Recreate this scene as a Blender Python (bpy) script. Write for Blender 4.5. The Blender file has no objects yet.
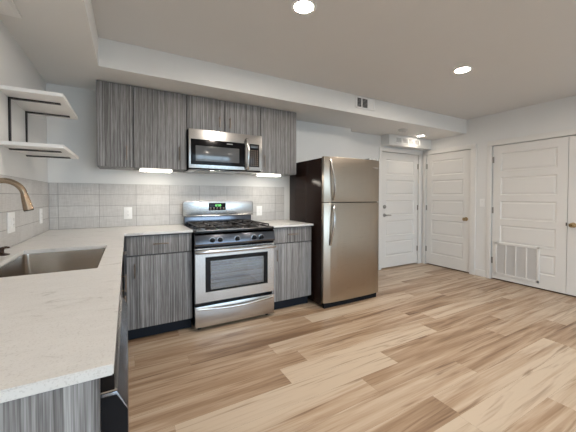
import bpy, bmesh, math, random
from mathutils import Vector, Matrix, Euler
random.seed(7)
PI = math.pi
sc = bpy.context.scene
C = sc.collection

# ------------------------------------------------------------------ camera, sky, exposure
cam = bpy.data.cameras.new('camera'); camo = bpy.data.objects.new('camera', cam); C.objects.link(camo)
camo.location = (0.6144, -3.4098, 1.217)
camo.rotation_euler = Euler((math.radians(90-1.2042), math.radians(-0.11), math.radians(-30.028)), 'XYZ')
cam.sensor_width = 36.0; cam.lens = 36.0*296.38/576
cam.shift_x = -10.784/576; cam.shift_y = -13.393/576
cam.clip_start = 0.02; cam.clip_end = 100
sc.camera = camo
sc.view_settings.view_transform = 'Standard'; sc.view_settings.look = 'None'
sc.view_settings.gamma = 1.0; sc.view_settings.use_curve_mapping = False
sc.view_settings.exposure = 0.9
SKY = 4.6          # strength of the daylight outside
LAMP = 315.0        # recessed ceiling lights
w = bpy.data.worlds.new('sky'); sc.world = w; w.use_nodes = True
bg = w.node_tree.nodes['Background']; bg.inputs[0].default_value = (0.64, 0.83, 1.0, 1); bg.inputs[1].default_value = SKY
# portal at the glazed wall behind the camera (guides the sampling of the sky only)
pl = bpy.data.lights.new('sky_portal', 'AREA'); pl.shape = 'RECTANGLE'; pl.size = 3.8; pl.size_y = 2.1
plo = bpy.data.objects.new('sky_portal', pl); C.objects.link(plo); plo.location = (2.6, -6.58, 1.1)
plo.rotation_euler = (PI/2, 0, 0); pl.cycles.is_portal = True

# ------------------------------------------------------------------ materials
MATS = {}
def new_mat(name):
    m = bpy.data.materials.new(name); m.use_nodes = True; MATS[name] = m
    return m, m.node_tree, m.node_tree.nodes['Principled BSDF']
def N(nt, t, **kw):
    n = nt.nodes.new(t)
    for k, v in kw.items():
        if isinstance(k, str) and hasattr(n, k): setattr(n, k, v)
    return n
def plain(name, col, rough=0.5, metal=0.0, spec=0.5, var=0.03, scale=6.0, bump=0.0, bscale=300.0, coat=0.0):
    m, nt, b = new_mat(name)
    tc = N(nt, 'ShaderNodeTexCoord'); n = N(nt, 'ShaderNodeTexNoise'); n.inputs['Scale'].default_value = scale
    nt.links.new(tc.outputs['Object'], n.inputs['Vector'])
    r = N(nt, 'ShaderNodeMixRGB'); r.inputs[1].default_value = tuple(c*(1-var) for c in col)+(1,); r.inputs[2].default_value = tuple(min(1, c*(1+var)) for c in col)+(1,)
    nt.links.new(n.outputs['Fac'], r.inputs[0]); nt.links.new(r.outputs[0], b.inputs['Base Color'])
    b.inputs['Roughness'].default_value = rough; b.inputs['Metallic'].default_value = metal
    b.inputs['Specular IOR Level'].default_value = spec; b.inputs['Coat Weight'].default_value = coat
    if bump:
        n2 = N(nt, 'ShaderNodeTexNoise'); n2.inputs['Scale'].default_value = bscale; nt.links.new(tc.outputs['Object'], n2.inputs['Vector'])
        bp = N(nt, 'ShaderNodeBump'); bp.inputs['Strength'].default_value = bump; bp.inputs['Distance'].default_value = 0.002
        nt.links.new(n2.outputs['Fac'], bp.inputs['Height']); nt.links.new(bp.outputs[0], b.inputs['Normal'])
    return m
def emis(name, col, strength):
    m, nt, b = new_mat(name)
    b.inputs['Base Color'].default_value = col+(1,); b.inputs['Emission Color'].default_value = col+(1,); b.inputs['Emission Strength'].default_value = strength
    return m
def ramp(nt, stops):
    r = N(nt, 'ShaderNodeValToRGB'); cr = r.color_ramp
    while len(cr.elements) < len(stops): cr.elements.new(0.5)
    for e, (p, c) in zip(cr.elements, stops): e.position = p; e.color = c+(1,)
    return r
def laminate(name, cols, rough=0.45, vertical=True):
    m, nt, b = new_mat(name)
    tc = N(nt, 'ShaderNodeTexCoord'); oi = N(nt, 'ShaderNodeObjectInfo')
    ad = N(nt, 'ShaderNodeVectorMath', operation='ADD'); sc_ = N(nt, 'ShaderNodeVectorMath', operation='SCALE')
    cb = N(nt, 'ShaderNodeCombineXYZ')
    for i in range(3): nt.links.new(oi.outputs['Random'], cb.inputs[i])
    nt.links.new(cb.outputs[0], sc_.inputs[0]); sc_.inputs['Scale'].default_value = 9.0
    nt.links.new(tc.outputs['Object'], ad.inputs[0]); nt.links.new(sc_.outputs[0], ad.inputs[1])
    facs = []
    for s, z in ((50, 0.15), (190, 0.8), (430, 9)):
        mp = N(nt, 'ShaderNodeMapping'); mp.inputs['Scale'].default_value = (s, s, z)
        nt.links.new(ad.outputs[0], mp.inputs['Vector'])
        n = N(nt, 'ShaderNodeTexNoise'); n.inputs['Scale'].default_value = 1; n.inputs['Detail'].default_value = 2
        nt.links.new(mp.outputs[0], n.inputs['Vector']); facs.append(n.outputs['Fac'])
    a = N(nt, 'ShaderNodeMath', operation='MULTIPLY_ADD'); a.inputs[1].default_value = 0.25
    nt.links.new(facs[0], a.inputs[0])
    c = N(nt, 'ShaderNodeMath', operation='MULTIPLY'); c.inputs[1].default_value = 0.45; nt.links.new(facs[1], c.inputs[0])
    nt.links.new(c.outputs[0], a.inputs[2])
    d = N(nt, 'ShaderNodeMath', operation='MULTIPLY_ADD'); d.inputs[1].default_value = 0.30; nt.links.new(facs[2], d.inputs[0]); nt.links.new(a.outputs[0], d.inputs[2])
    r = ramp(nt, cols); nt.links.new(d.outputs[0], r.inputs[0]); nt.links.new(r.outputs[0], b.inputs['Base Color'])
    b.inputs['Roughness'].default_value = rough; b.inputs['Specular IOR Level'].default_value = 0.35
    return m
def brushed(name, col, rough=0.3, axis=0, amt=0.08, bumpy=0.05):
    m, nt, b = new_mat(name)
    tc = N(nt, 'ShaderNodeTexCoord'); mp = N(nt, 'ShaderNodeMapping')
    s = [500, 500, 500]; s[axis] = 4; mp.inputs['Scale'].default_value = s
    n = N(nt, 'ShaderNodeTexNoise'); n.inputs['Scale'].default_value = 1; n.inputs['Detail'].default_value = 2
    nt.links.new(tc.outputs['Object'], mp.inputs[0]); nt.links.new(mp.outputs[0], n.inputs['Vector'])
    r = N(nt, 'ShaderNodeMixRGB'); r.inputs[1].default_value = tuple(c*(1-amt) for c in col)+(1,); r.inputs[2].default_value = tuple(min(1, c*(1+amt)) for c in col)+(1,)
    nt.links.new(n.outputs['Fac'], r.inputs[0]); nt.links.new(r.outputs[0], b.inputs['Base Color'])
    mr = N(nt, 'ShaderNodeMapRange'); mr.inputs['To Min'].default_value = rough*0.8; mr.inputs['To Max'].default_value = rough*1.2
    nt.links.new(n.outputs['Fac'], mr.inputs['Value']); nt.links.new(mr.outputs[0], b.inputs['Roughness'])
    b.inputs['Metallic'].default_value = 1.0
    return m

wallp = plain('wall_paint', (0.765, 0.765, 0.755), 0.55, var=0.01, bump=0.08, bscale=180)
ceilp = plain('ceiling_paint', (0.70, 0.70, 0.70), 0.75, var=0.01, bump=0.12, bscale=140)
trimp = plain('white_trim_paint', (0.775, 0.76, 0.735), 0.32, var=0.01)
doorp = plain('white_door_paint', (0.76, 0.745, 0.72), 0.3, var=0.01)
whitepl = plain('white_plastic', (0.86, 0.86, 0.85), 0.35, var=0.01)
shelfw = plain('white_shelf_laminate', (0.85, 0.84, 0.82), 0.35, var=0.01)
lam = laminate('grey_woodgrain_laminate', [(0.38, (0.085, 0.078, 0.076)), (0.46, (0.17, 0.162, 0.160)), (0.53, (0.275, 0.268, 0.266)), (0.62, (0.43, 0.425, 0.423))])
carc = plain('dark_cabinet_edge', (0.10, 0.095, 0.095), 0.5)
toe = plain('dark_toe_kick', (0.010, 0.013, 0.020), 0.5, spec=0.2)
black = plain('black_enamel', (0.006, 0.006, 0.007), 0.14, spec=0.22)
blackm = plain('black_cast_iron', (0.018, 0.017, 0.017), 0.42, bump=0.2, bscale=400)
blackmetal = plain('black_bracket_metal', (0.012, 0.008, 0.008), 0.4)
pullm = brushed('pull_metal', (0.30, 0.245, 0.205), 0.3, axis=2)
rubber_shade = plain('dark_seal_and_shade', (0.007, 0.007, 0.009), 0.6, spec=0.2)  # dark seals and parts; also the painted shade behind the doors
nickel = brushed('brushed_nickel', (0.45, 0.43, 0.41), 0.28, axis=2)
satin = brushed('satin_hinge_metal', (0.30, 0.28, 0.25), 0.4)
bronze = brushed('warm_bronze_nickel', (0.36, 0.275, 0.195), 0.24, axis=2)
brass = brushed('aged_brass', (0.42, 0.30, 0.16), 0.28)
steel = brushed('stainless_steel', (0.54, 0.53, 0.52), 0.24, axis=0)
steeldk = brushed('dark_stainless', (0.30, 0.30, 0.32), 0.22, axis=0)
dksteel2 = brushed('smoked_steel', (0.13, 0.135, 0.155), 0.18, axis=0)
steelf = brushed('fridge_stainless', (0.40, 0.345, 0.285), 0.30, axis=0)
steels = plain('satin_sink_steel', (0.62, 0.565, 0.51), 0.16, metal=1.0, var=.04, scale=3)
fridgeside = plain('dark_fridge_side', (0.018, 0.010, 0.008), 0.16, spec=0.14, bump=0.05, bscale=500)
grey = plain('grey_plastic', (0.42, 0.42, 0.42), 0.5)
ledgreen = emis('green_clock_digits', (0.25, 0.9, 0.2), 0.45)
keym = plain('keypad_print', (0.42, 0.34, 0.28), 0.5)
lens_m = emis('recessed_lamp_lens', (1.0, 0.895, 0.785), LAMP)
lens_s = emis('soffit_lamp_lens', (1.0, 0.88, 0.74), 42.0)
ucl_m = emis('undercabinet_lamp_lens', (1.0, 0.92, 0.80), 14.0)

# quartz worktop: warm white with faint speckle and veins
quartz, nt, b = new_mat('white_quartz')
tc = N(nt, 'ShaderNodeTexCoord')
n1 = N(nt, 'ShaderNodeTexNoise'); n1.inputs['Scale'].default_value = 9; n1.inputs['Detail'].default_value = 6; n1.inputs['Distortion'].default_value = 1.2
mpq = N(nt, 'ShaderNodeMapping'); mpq.inputs['Scale'].default_value = (1, 2.6, 1); mpq.inputs['Rotation'].default_value = (0, 0, 0.5)
nt.links.new(tc.outputs['Object'], mpq.inputs[0]); nt.links.new(mpq.outputs[0], n1.inputs['Vector'])
r1 = ramp(nt, [(0.28, (0.58, 0.565, 0.54)), (0.36, (0.76, 0.75, 0.73)), (0.6, (0.79, 0.78, 0.76)), (0.8, (0.82, 0.81, 0.795))]); nt.links.new(n1.outputs['Fac'], r1.inputs[0])
n2 = N(nt, 'ShaderNodeTexNoise'); n2.inputs['Scale'].default_value = 260; nt.links.new(tc.outputs['Object'], n2.inputs['Vector'])
r2 = ramp(nt, [(0.3, (0.86, 0.85, 0.84)), (0.45, (1, 1, 1))]); nt.links.new(n2.outputs['Fac'], r2.inputs[0])
mm = N(nt, 'ShaderNodeMixRGB', blend_type='MULTIPLY'); mm.inputs[0].default_value = 1
nt.links.new(r1.outputs[0], mm.inputs[1]); nt.links.new(r2.outputs[0], mm.inputs[2]); nt.links.new(mm.outputs[0], b.inputs['Base Color'])
b.inputs['Roughness'].default_value = 0.22; b.inputs['Specular IOR Level'].default_value = 0.4

# grey linen-look wall tile
tile, nt, b = new_mat('grey_linen_tile')
tc = N(nt, 'ShaderNodeTexCoord'); facs = []
for s in ((12, 12, 300), (300, 300, 12)):
    mp = N(nt, 'ShaderNodeMapping'); mp.inputs['Scale'].default_value = s
    n = N(nt, 'ShaderNodeTexNoise'); n.inputs['Scale'].default_value = 1; n.inputs['Detail'].default_value = 1
    nt.links.new(tc.outputs['Object'], mp.inputs[0]); nt.links.new(mp.outputs[0], n.inputs['Vector']); facs.append(n.outputs['Fac'])
a = N(nt, 'ShaderNodeMath', operation='ADD'); nt.links.new(facs[0], a.inputs[0]); nt.links.new(facs[1], a.inputs[1])
at = N(nt, 'ShaderNodeAttribute'); at.attribute_name = 'tone'
a2 = N(nt, 'ShaderNodeMath', operation='MULTIPLY_ADD'); a2.inputs[1].default_value = 0.3; nt.links.new(at.outputs['Fac'], a2.inputs[0]); nt.links.new(a.outputs[0], a2.inputs[2])
r = ramp(nt, [(0.0, (0.30, 0.29, 0.275)), (1.0, (0.30, 0.29, 0.275))])
r.color_ramp.elements[0].position = 0.0
mr = N(nt, 'ShaderNodeMapRange'); mr.inputs['From Min'].default_value = 0.8; mr.inputs['From Max'].default_value = 1.5; nt.links.new(a2.outputs[0], mr.inputs['Value'])
r = ramp(nt, [(0.0, (0.47, 0.455, 0.44)), (1.0, (0.63, 0.62, 0.605))]); nt.links.new(mr.outputs[0], r.inputs[0])
nt.links.new(r.outputs[0], b.inputs['Base Color']); b.inputs['Roughness'].default_value = 0.4
grout = plain('grey_grout', (0.27, 0.262, 0.255), 0.8)

# oak floor: each plank face carries its own tone and grain offset
oak, nt, b = new_mat('oak_plank')
uv = N(nt, 'ShaderNodeUVMap'); uv.uv_map = 'plank'
at = N(nt, 'ShaderNodeAttribute'); at.attribute_name = 'tone'
def uvnoise(sx, sy, det=3, dist=0.0):
    mp = N(nt, 'ShaderNodeMapping'); mp.inputs['Scale'].default_value = (sx, sy, 1)
    n = N(nt, 'ShaderNodeTexNoise'); n.inputs['Scale'].default_value = 1; n.inputs['Detail'].default_value = det; n.inputs['Distortion'].default_value = dist
    nt.links.new(uv.outputs[0], mp.inputs[0]); nt.links.new(mp.outputs[0], n.inputs['Vector']); return n.outputs['Fac']
broad = uvnoise(0.55, 8, 4, 1.4); fine = uvnoise(3.5, 85, 3, 0.3); streak = uvnoise(1.1, 19, 5, 1.8)
mx = N(nt, 'ShaderNodeMath', operation='MULTIPLY_ADD'); mx.inputs[1].default_value = 0.95; nt.links.new(broad, mx.inputs[0]); 
f2 = N(nt, 'ShaderNodeMath', operation='MULTIPLY'); f2.inputs[1].default_value = 0.26; nt.links.new(fine, f2.inputs[0]); nt.links.new(f2.outputs[0], mx.inputs[2])
t2 = N(nt, 'ShaderNodeMath', operation='MULTIPLY_ADD'); t2.inputs[1].default_value = 0.33; nt.links.new(at.outputs['Fac'], t2.inputs[0]); nt.links.new(mx.outputs[0], t2.inputs[2])
r = ramp(nt, [(0.45, (0.215, 0.128, 0.072)), (0.58, (0.345, 0.228, 0.142)), (0.71, (0.465, 0.338, 0.232)), (0.90, (0.60, 0.49, 0.372))]); nt.links.new(t2.outputs[0], r.inputs[0])
r3 = ramp(nt, [(0.28, (0.42, 0.34, 0.28)), (0.38, (0.78, 0.73, 0.70)), (0.46, (1, 1, 1))]); nt.links.new(streak, r3.inputs[0])
mm = N(nt, 'ShaderNodeMixRGB', blend_type='MULTIPLY'); mm.inputs[0].default_value = 0.8
nt.links.new(r.outputs[0], mm.inputs[1]); nt.links.new(r3.outputs[0], mm.inputs[2]); nt.links.new(mm.outputs[0], b.inputs['Base Color'])
b.inputs['Roughness'].default_value = 0.36; b.inputs['Specular IOR Level'].default_value = 0.4
seam = plain('plank_seam', (0.16, 0.10, 0.06), 0.7)

# glazing: clear, thin, lightly reflecting
def glassy(name, tint, gloss=0.08, rough=0.02):
    m, nt, b = new_mat(name); nt.nodes.remove(b)
    t = N(nt, 'ShaderNodeBsdfTransparent'); t.inputs[0].default_value = tint+(1,)
    g = N(nt, 'ShaderNodeBsdfGlossy'); g.inputs['Roughness'].default_value = rough
    mx = N(nt, 'ShaderNodeMixShader'); mx.inputs[0].default_value = gloss
    nt.links.new(t.outputs[0], mx.inputs[1]); nt.links.new(g.outputs[0], mx.inputs[2]); nt.links.new(mx.outputs[0], nt.nodes['Material Output'].inputs[0])
    return m
pane = glassy('window_glass', (0.93, 0.95, 0.96))
ovenglass = glassy('oven_door_glass', (0.55, 0.60, 0.68), 0.22, 0.04)
mwglass = plain('microwave_window_glass', (0.10, 0.105, 0.112), 0.12, spec=0.6, coat=0.3)

# ------------------------------------------------------------------ mesh helpers (world coordinates unless root is rotated)
class MB:
    def __init__(s): s.bm = bmesh.new()
    def box(s, x0, x1, y0, y1, z0, z1, bev=0.0, seg=2):
        t = bmesh.new()
        bmesh.ops.create_cube(t, size=1)
        bmesh.ops.scale(t, vec=(abs(x1-x0), abs(y1-y0), abs(z1-z0)), verts=t.verts)
        bmesh.ops.translate(t, vec=((x0+x1)/2, (y0+y1)/2, (z0+z1)/2), verts=t.verts)
        if bev: bmesh.ops.bevel(t, geom=list(t.edges), offset=bev, segments=seg, profile=0.6, affect='EDGES')
        return s.add(t)
    def add(s, t, M=None):
        me = bpy.data.meshes.new('t'); 
        if M is not None: bmesh.ops.transform(t, matrix=M, verts=t.verts)
        t.to_mesh(me); t.free(); s.bm.from_mesh(me); bpy.data.meshes.remove(me); return s
    def cyl(s, p, q, r, r2=None, n=20, bev=0.0):
        p, q = Vector(p), Vector(q); d = q-p; t = bmesh.new()
        bmesh.ops.create_cone(t, cap_ends=True, segments=n, radius1=r, radius2=r if r2 is None else r2, depth=d.length)
        if bev: bmesh.ops.bevel(t, geom=[e for e in t.edges if len(e.link_faces) == 2 and any(len(f.verts) > 4 for f in e.link_faces)], offset=bev, segments=2, profile=0.6, affect='EDGES')
        M = Matrix.Translation((p+q)/2) @ d.to_track_quat('Z', 'Y').to_matrix().to_4x4()
        return s.add(t, M)
    def lathe(s, prof, o=(0, 0, 0), axis='Z', n=28):
        t = bmesh.new(); rings = []
        for r, z in prof:
            rings.append([t.verts.new((max(r, 1e-5)*math.cos(2*PI*i/n), max(r, 1e-5)*math.sin(2*PI*i/n), z)) for i in range(n)])
        for a, c in zip(rings, rings[1:]):
            for i in range(n): t.faces.new((a[i], a[(i+1) % n], c[(i+1) % n], c[i]))
        t.faces.new(list(reversed(rings[0]))); t.faces.new(rings[-1])
        R = {'Z': Matrix.Identity(4), '-Y': Matrix.Rotation(PI/2, 4, 'X'), 'X': Matrix.Rotation(PI/2, 4, 'Y'), '-X': Matrix.Rotation(-PI/2, 4, 'Y'), '-Z': Matrix.Rotation(PI, 4, 'X')}[axis]
        return s.add(t, Matrix.Translation(o) @ R)
    def tube(s, pts, r, n=12, flat=None):
        pts = [Vector(p) for p in pts]; t = bmesh.new(); rings = []; up = None
        rs = r if isinstance(r, (list, tuple)) else [r]*len(pts)
        for i, p in enumerate(pts):
            d = (pts[min(i+1, len(pts)-1)]-pts[max(i-1, 0)]).normalized()
            if up is None:
                up = Vector((0, 0, 1)) if abs(d.z) < 0.9 else Vector((1, 0, 0))
            a = d.cross(up).normalized(); c = a.cross(d).normalized(); up = c
            fa, fc = (1, 1) if flat is None else flat
            rings.append([t.verts.new(p + a*rs[i]*fa*math.cos(2*PI*k/n) + c*rs[i]*fc*math.sin(2*PI*k/n)) for k in range(n)])
        for a, c in zip(rings, rings[1:]):
            for i in range(n): t.faces.new((a[i], a[(i+1) % n], c[(i+1) % n], c[i]))
        t.faces.new(list(reversed(rings[0]))); t.faces.new(rings[-1])
        bmesh.ops.recalc_face_normals(t, faces=t.faces)
        return s.add(t)
    def prism(s, poly, lo, hi, axis='X', bev=0.0):
        # poly in the plane across `axis`: X -> (y, z), Y -> (x, z), Z -> (x, y)
        t = bmesh.new()
        f = {'X': lambda a, c, h: (h, a, c), 'Y': lambda a, c, h: (a, h, c), 'Z': lambda a, c, h: (a, c, h)}[axis]
        A = [t.verts.new(f(a, c, lo)) for a, c in poly]; B = [t.verts.new(f(a, c, hi)) for a, c in poly]
        t.faces.new(A); t.faces.new(list(reversed(B)))
        for i in range(len(A)):
            j = (i+1) % len(A); t.faces.new((A[j], A[i], B[i], B[j]))
        bmesh.ops.recalc_face_normals(t, faces=t.faces)
        if bev: bmesh.ops.bevel(t, geom=list(t.edges), offset=bev, segments=2, profile=0.6, affect='EDGES')
        return s.add(t)
    def grid_slab(s, xs, ys, keep, z0, z1):
        t = bmesh.new(); V = {}
        def v(i, j, k):
            if (i, j, k) not in V: V[(i, j, k)] = t.verts.new((xs[i], ys[j], (z0, z1)[k]))
            return V[(i, j, k)]
        nx, ny = len(xs)-1, len(ys)-1
        K = lambda i, j: 0 <= i < nx and 0 <= j < ny and keep(i, j)
        for i in range(nx):
            for j in range(ny):
                if not K(i, j): continue
                t.faces.new((v(i, j, 1), v(i+1, j, 1), v(i+1, j+1, 1), v(i, j+1, 1)))
                t.faces.new((v(i, j+1, 0), v(i+1, j+1, 0), v(i+1, j, 0), v(i, j, 0)))
                for di, dj, a, c in ((-1, 0, (i, j), (i, j+1)), (1, 0, (i+1, j), (i+1, j+1)), (0, -1, (i, j), (i+1, j)), (0, 1, (i, j+1), (i+1, j+1))):
                    if not K(i+di, j+dj): t.faces.new((v(*a, 0), v(*c, 0), v(*c, 1), v(*a, 1)))
        bmesh.ops.recalc_face_normals(t, faces=t.faces)
        return s.add(t)
def link(name, mb, mat, parent=None, local=False, smooth=True):
    me = bpy.data.meshes.new(name)
    bm = mb.bm
    if parent is not None and not local:
        off = parent.matrix_basis.translation.copy(); p = parent.parent
        while p: off += p.matrix_basis.translation; p = p.parent
        bmesh.ops.translate(bm, vec=-off, verts=bm.verts)
    bm.to_mesh(me); bm.free(); me.materials.append(mat)
    if smooth:
        me.polygons.foreach_set('use_smooth', [True]*len(me.polygons)); me.set_sharp_from_angle(angle=math.radians(35))
    o = bpy.data.objects.new(name, me); C.objects.link(o)
    if parent is not None: o.parent = parent
    return o
def tag(o, label=None, cat=None, group=None, kind=None):
    if label: o['label'] = label
    if cat: o['category'] = cat
    if group: o['group'] = group
    if kind: o['kind'] = kind
    return o
def thing(name, label, cat, loc, group=None, kind=None, rz=0):
    o = bpy.data.objects.new(name, None); C.objects.link(o); o.location = loc; o.rotation_euler = (0, 0, rz)
    o.empty_display_size = 0.05
    return tag(o, label, cat, group, kind)
def copy_tree(o, parent=None):
    c = o.copy(); C.objects.link(c)
    if parent is not None: c.parent = parent
    for ch in [x for x in bpy.data.objects if x.parent == o]: copy_tree(ch, c)
    return c
def struct(name, mb, mat): return tag(link(name, mb, mat), kind='structure')

# ------------------------------------------------------------------ room shell
XR = 5.289; YR = -6.6; YB = 0.16; ZC = 2.437; ZS = 2.217
XL = 0.43   # edge of the side soffit
m = MB()   # floor planks, rows along x
rows = {}
base = -1.025; pw = 0.1785
fixed = {0: (2.5, -.05, .15), 2: (1.76, .15, .35), 3: (1.53, 0.0, .85), 4: (2.32, 1.0, .15), 5: (1.96, .7, .2), 6: (1.2, .1, .6), -1: (2.15, .25, .8), 1: (3.1, .45, .2)}
bmf = bmesh.new(); uvl = bmf.loops.layers.uv.new('plank'); tl = bmf.faces.layers.float.new('tone')
def plank(x0, x1, y0, y1, tone):
    g = 0.0003
    x0, x1, y0, y1 = max(x0, -.02)+g, min(x1, XR+.02)-g, max(y0, YR)+g, min(y1, YB+.1)-g
    if x1-x0 < .01 or y1-y0 < .01: return
    vs = [bmf.verts.new(p) for p in ((x0, y0, 0), (x1, y0, 0), (x1, y1, 0), (x0, y1, 0))]
    f = bmf.faces.new(vs); f[tl] = tone
    ox, oy = random.uniform(0, 40), random.uniform(0, 40)
    for l in f.loops: l[uvl].uv = (l.vert.co.x+ox, l.vert.co.y+oy)
for k in range(-8, 34):
    y1 = base-k*pw; y0 = y1-pw
    if y1 < YR: break
    j = fixed[k][0] if k in fixed else random.uniform(0, 1.5)
    xs = [j]; 
    while xs[0] > 0: xs.insert(0, xs[0]-1.5)
    while xs[-1] < XR: xs.append(xs[-1]+1.5)
    for a_, b_ in zip(xs, xs[1:]):
        t = random.choice([0.0, .1, .2, .35, .45, .5, .6, .75, .9]) 
        if k in fixed and abs(b_-j) < .01: t = fixed[k][1]
        if k in fixed and abs(a_-j) < .01: t = fixed[k][2]
        plank(a_, b_, y0, y1, t)
me = bpy.data.meshes.new('floor'); bmf.to_mesh(me); bmf.free(); me.materials.append(oak)
fo = bpy.data.objects.new('floor', me); C.objects.link(fo); tag(fo, kind='structure')
m = MB(); m.box(-.1, XR+.1, YR-.1, YB+.1, -.08, -.0008); link('plank_seam', m, seam, fo)

m = MB(); m.box(-.12, 0, YR-.12, YB+.12, -.05, ZC+.1); struct('wall_left', m, wallp)
m = MB(); m.box(0, 3.475, 0, .28, -.05, ZC+.1); struct('wall_back', m, wallp)
def wall_open(name, axis, at, thick, a0, a1, holes, z1=ZC+.1):
    # a wall across `axis` with door or window openings (a, b, zlo, zhi)
    s = sorted({a0, a1} | {h[0] for h in holes} | {h[1] for h in holes}); zs = sorted({-.05, z1} | {h[2] for h in holes if h[2] > -.04} | {h[3] for h in holes})
    def keep(i, j):
        c, z = (s[i]+s[i+1])/2, (zs[j]+zs[j+1])/2
        return not any(h[0] < c < h[1] and h[2] < z < h[3] for h in holes)
    m = MB(); m.grid_slab(s, zs, keep, 0, 1)
    for v in m.bm.verts:
        a, z, t = v.co
        v.co = (a, at+t*thick, z) if axis == 'Y' else (at+t*thick, a, z)
    bmesh.ops.recalc_face_normals(m.bm, faces=m.bm.faces)
    return struct(name, m, wallp)
DA = (4.262, 5.168); DH = 1.958
DB = (-.716, .073); DC = (-1.91, -1.048); DD = (-2.775, -1.915)
wall_open('wall_alcove', 'Y', YB, .12, 3.475, XR+.12, [(DA[0]-.009, DA[1]+.009, -1, DH+.009)])
wall_open('wall_right', 'X', XR, .12, YR-.12, YB, [(DB[0]-.009, DB[1]+.009, -1, DH+.009), (DD[0]-.009, DC[1]+.009, -1, DH+.009)])
WX = (0.75, 4.45); WZ = (0.06, 2.1)
wall_open('wall_rear', 'Y', YR-.12, .12, 0, XR, [(WX[0], WX[1], WZ[0], WZ[1])])
m = MB(); m.box(0, XR, YR, YB, ZC, ZC+.1); struct('ceiling', m, ceilp)
m = MB(); m.box(XL, XR, -.645, YB, ZS, ZC+.002); struct('ceiling_soffit_back', m, wallp)
m = MB(); m.box(0, XL, YR, YB, ZS, ZC+.002); struct('ceiling_soffit_left', m, wallp)

# glazed wall behind the camera: four tall lights
win = MB(); 
for x in (WX[0], WX[0]+.9, WX[0]+1.82, WX[0]+2.74, WX[1]-.06): win.box(x, x+.06, YR-.1, YR-.03, WZ[0], WZ[1], .004)
win.box(WX[0], WX[1], YR-.1, YR-.03, WZ[0], WZ[0]+.07, .004); win.box(WX[0], WX[1], YR-.1, YR-.03, WZ[1]-.06, WZ[1], .004)
wo = struct('window_1', win, trimp)
g = MB(); g.box(WX[0]+.03, WX[1]-.03, YR-.072, YR-.066, WZ[0]+.03, WZ[1]-.03); link('window_pane', g, pane, wo)
m = MB(); m.box(-6, 12, YR-18, YR-.2, -.35, -.25); struct('ground_outside', m, plain('darkened_ground', (0.22, 0.21, 0.19), 0.9))  # unseen ground, darkened to keep blue bounce light off the ceiling

# baseboards
def baseboard(name, x0, x1, y0, y1):
    m = MB(); m.box(x0, x1, y0, y1, 0, .10, .003); struct(name, m, trimp)
baseboard('baseboard_right', XR-.014, XR, -.968, -.812)
baseboard('baseboard_right_front', XR-.014, XR, YR, DD[0]-.075)
baseboard('baseboard_alcove', 3.475, DA[0]-.075, YB-.014, YB)
baseboard('baseboard_back', 3.25, 3.475, -.014, 0)
baseboard('baseboard_left', 0, .014, YR, -2.80)

# ------------------------------------------------------------------ doors (local: x across, -y to the room, z up)
def door_slab(W, H):
    m = MB(); m.box(0, W, .012, .042, .018, H)
    st = .105; gap = .085; n = 5; top = .11; bot = .19
    ph = (H-.012-top-bot-gap*(n-1))/n
    m.box(0, st, 0, .012, .018, H); m.box(W-st, W, 0, .012, .018, H)
    z = .012
    m.box(st, W-st, 0, .012, .018, z+bot); z += bot
    for i in range(n):
        t = bmesh.new()
        a, c, d, e = st+.003, W-st-.003, z+.003, z+ph-.003
        def ring(k, y): return [t.verts.new(p) for p in ((a+k, y, d+k), (c-k, y, d+k), (c-k, y, e-k), (a+k, y, e-k))]
        R = [ring(-.003, .0), ring(.010, .010), ring(.016, .010), ring(.034, .003)]
        for p, q in zip(R, R[1:]):
            for k in range(4): t.faces.new((p[k], p[(k+1) % 4], q[(k+1) % 4], q[k]))
        t.faces.new(R[-1]); m.add(t)
        z += ph
        hh = gap if i < n-1 else H-z
        m.box(st, W-st, 0, .012, z, z+hh); z += hh
    return m
def casing(W, H, left=True, right=True, cw=.072, y=-.014, lw=None, rw=None):
    m = MB()
    lw = lw or cw; rw = rw or cw
    if left: m.box(-lw, -.008, y-.006, 0.0, 0, H+.008, .003)
    if right: m.box(W+.008, W+rw, y-.006, 0.0, 0, H+.008, .003)
    m.box(-lw if left else -.008, W+rw if right else W+.008, y-.006, 0.0, H+.008, H+.008+cw, .003)
    return m
def jamb(W, H):
    m = MB(); m.box(-.0088, -.007, .03, .11, 0, H+.003); m.box(W+.007, W+.0088, .03, .11, 0, H+.003); m.box(-.0088, W+.0088, .03, .11, H+.007, H+.0088)
    return m
def hinge(x, z):
    m = MB(); m.cyl((x, -.004, z-.045), (x, -.004, z+.045), .0075, n=10); m.box(x-.014, x+.014, -.002, .001, z-.045, z+.045, .0005); return m
def knob(x, z, y=0):
    m = MB(); m.lathe([(.031, 0), (.031, .005), (.026, .009), (.011, .012), (.010, .034), (.017, .042), (.0265, .052), (.027, .062), (.020, .071), (.004, .074)], (x, y, z), '-Y'); return m
def make_door(name, W, H, loc, rz, hinge_x, recess=.0):
    s = door_slab(W, H); s.bm.verts.ensure_lookup_table()
    o = tag(link(name, s, doorp, None, smooth=False), kind='structure'); o.location = loc; o.rotation_euler = (0, 0, rz)
    for z in (H-.2, H*.52, .28): link('hinge', hinge(hinge_x, z), satin, o, local=True)
    return o
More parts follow.
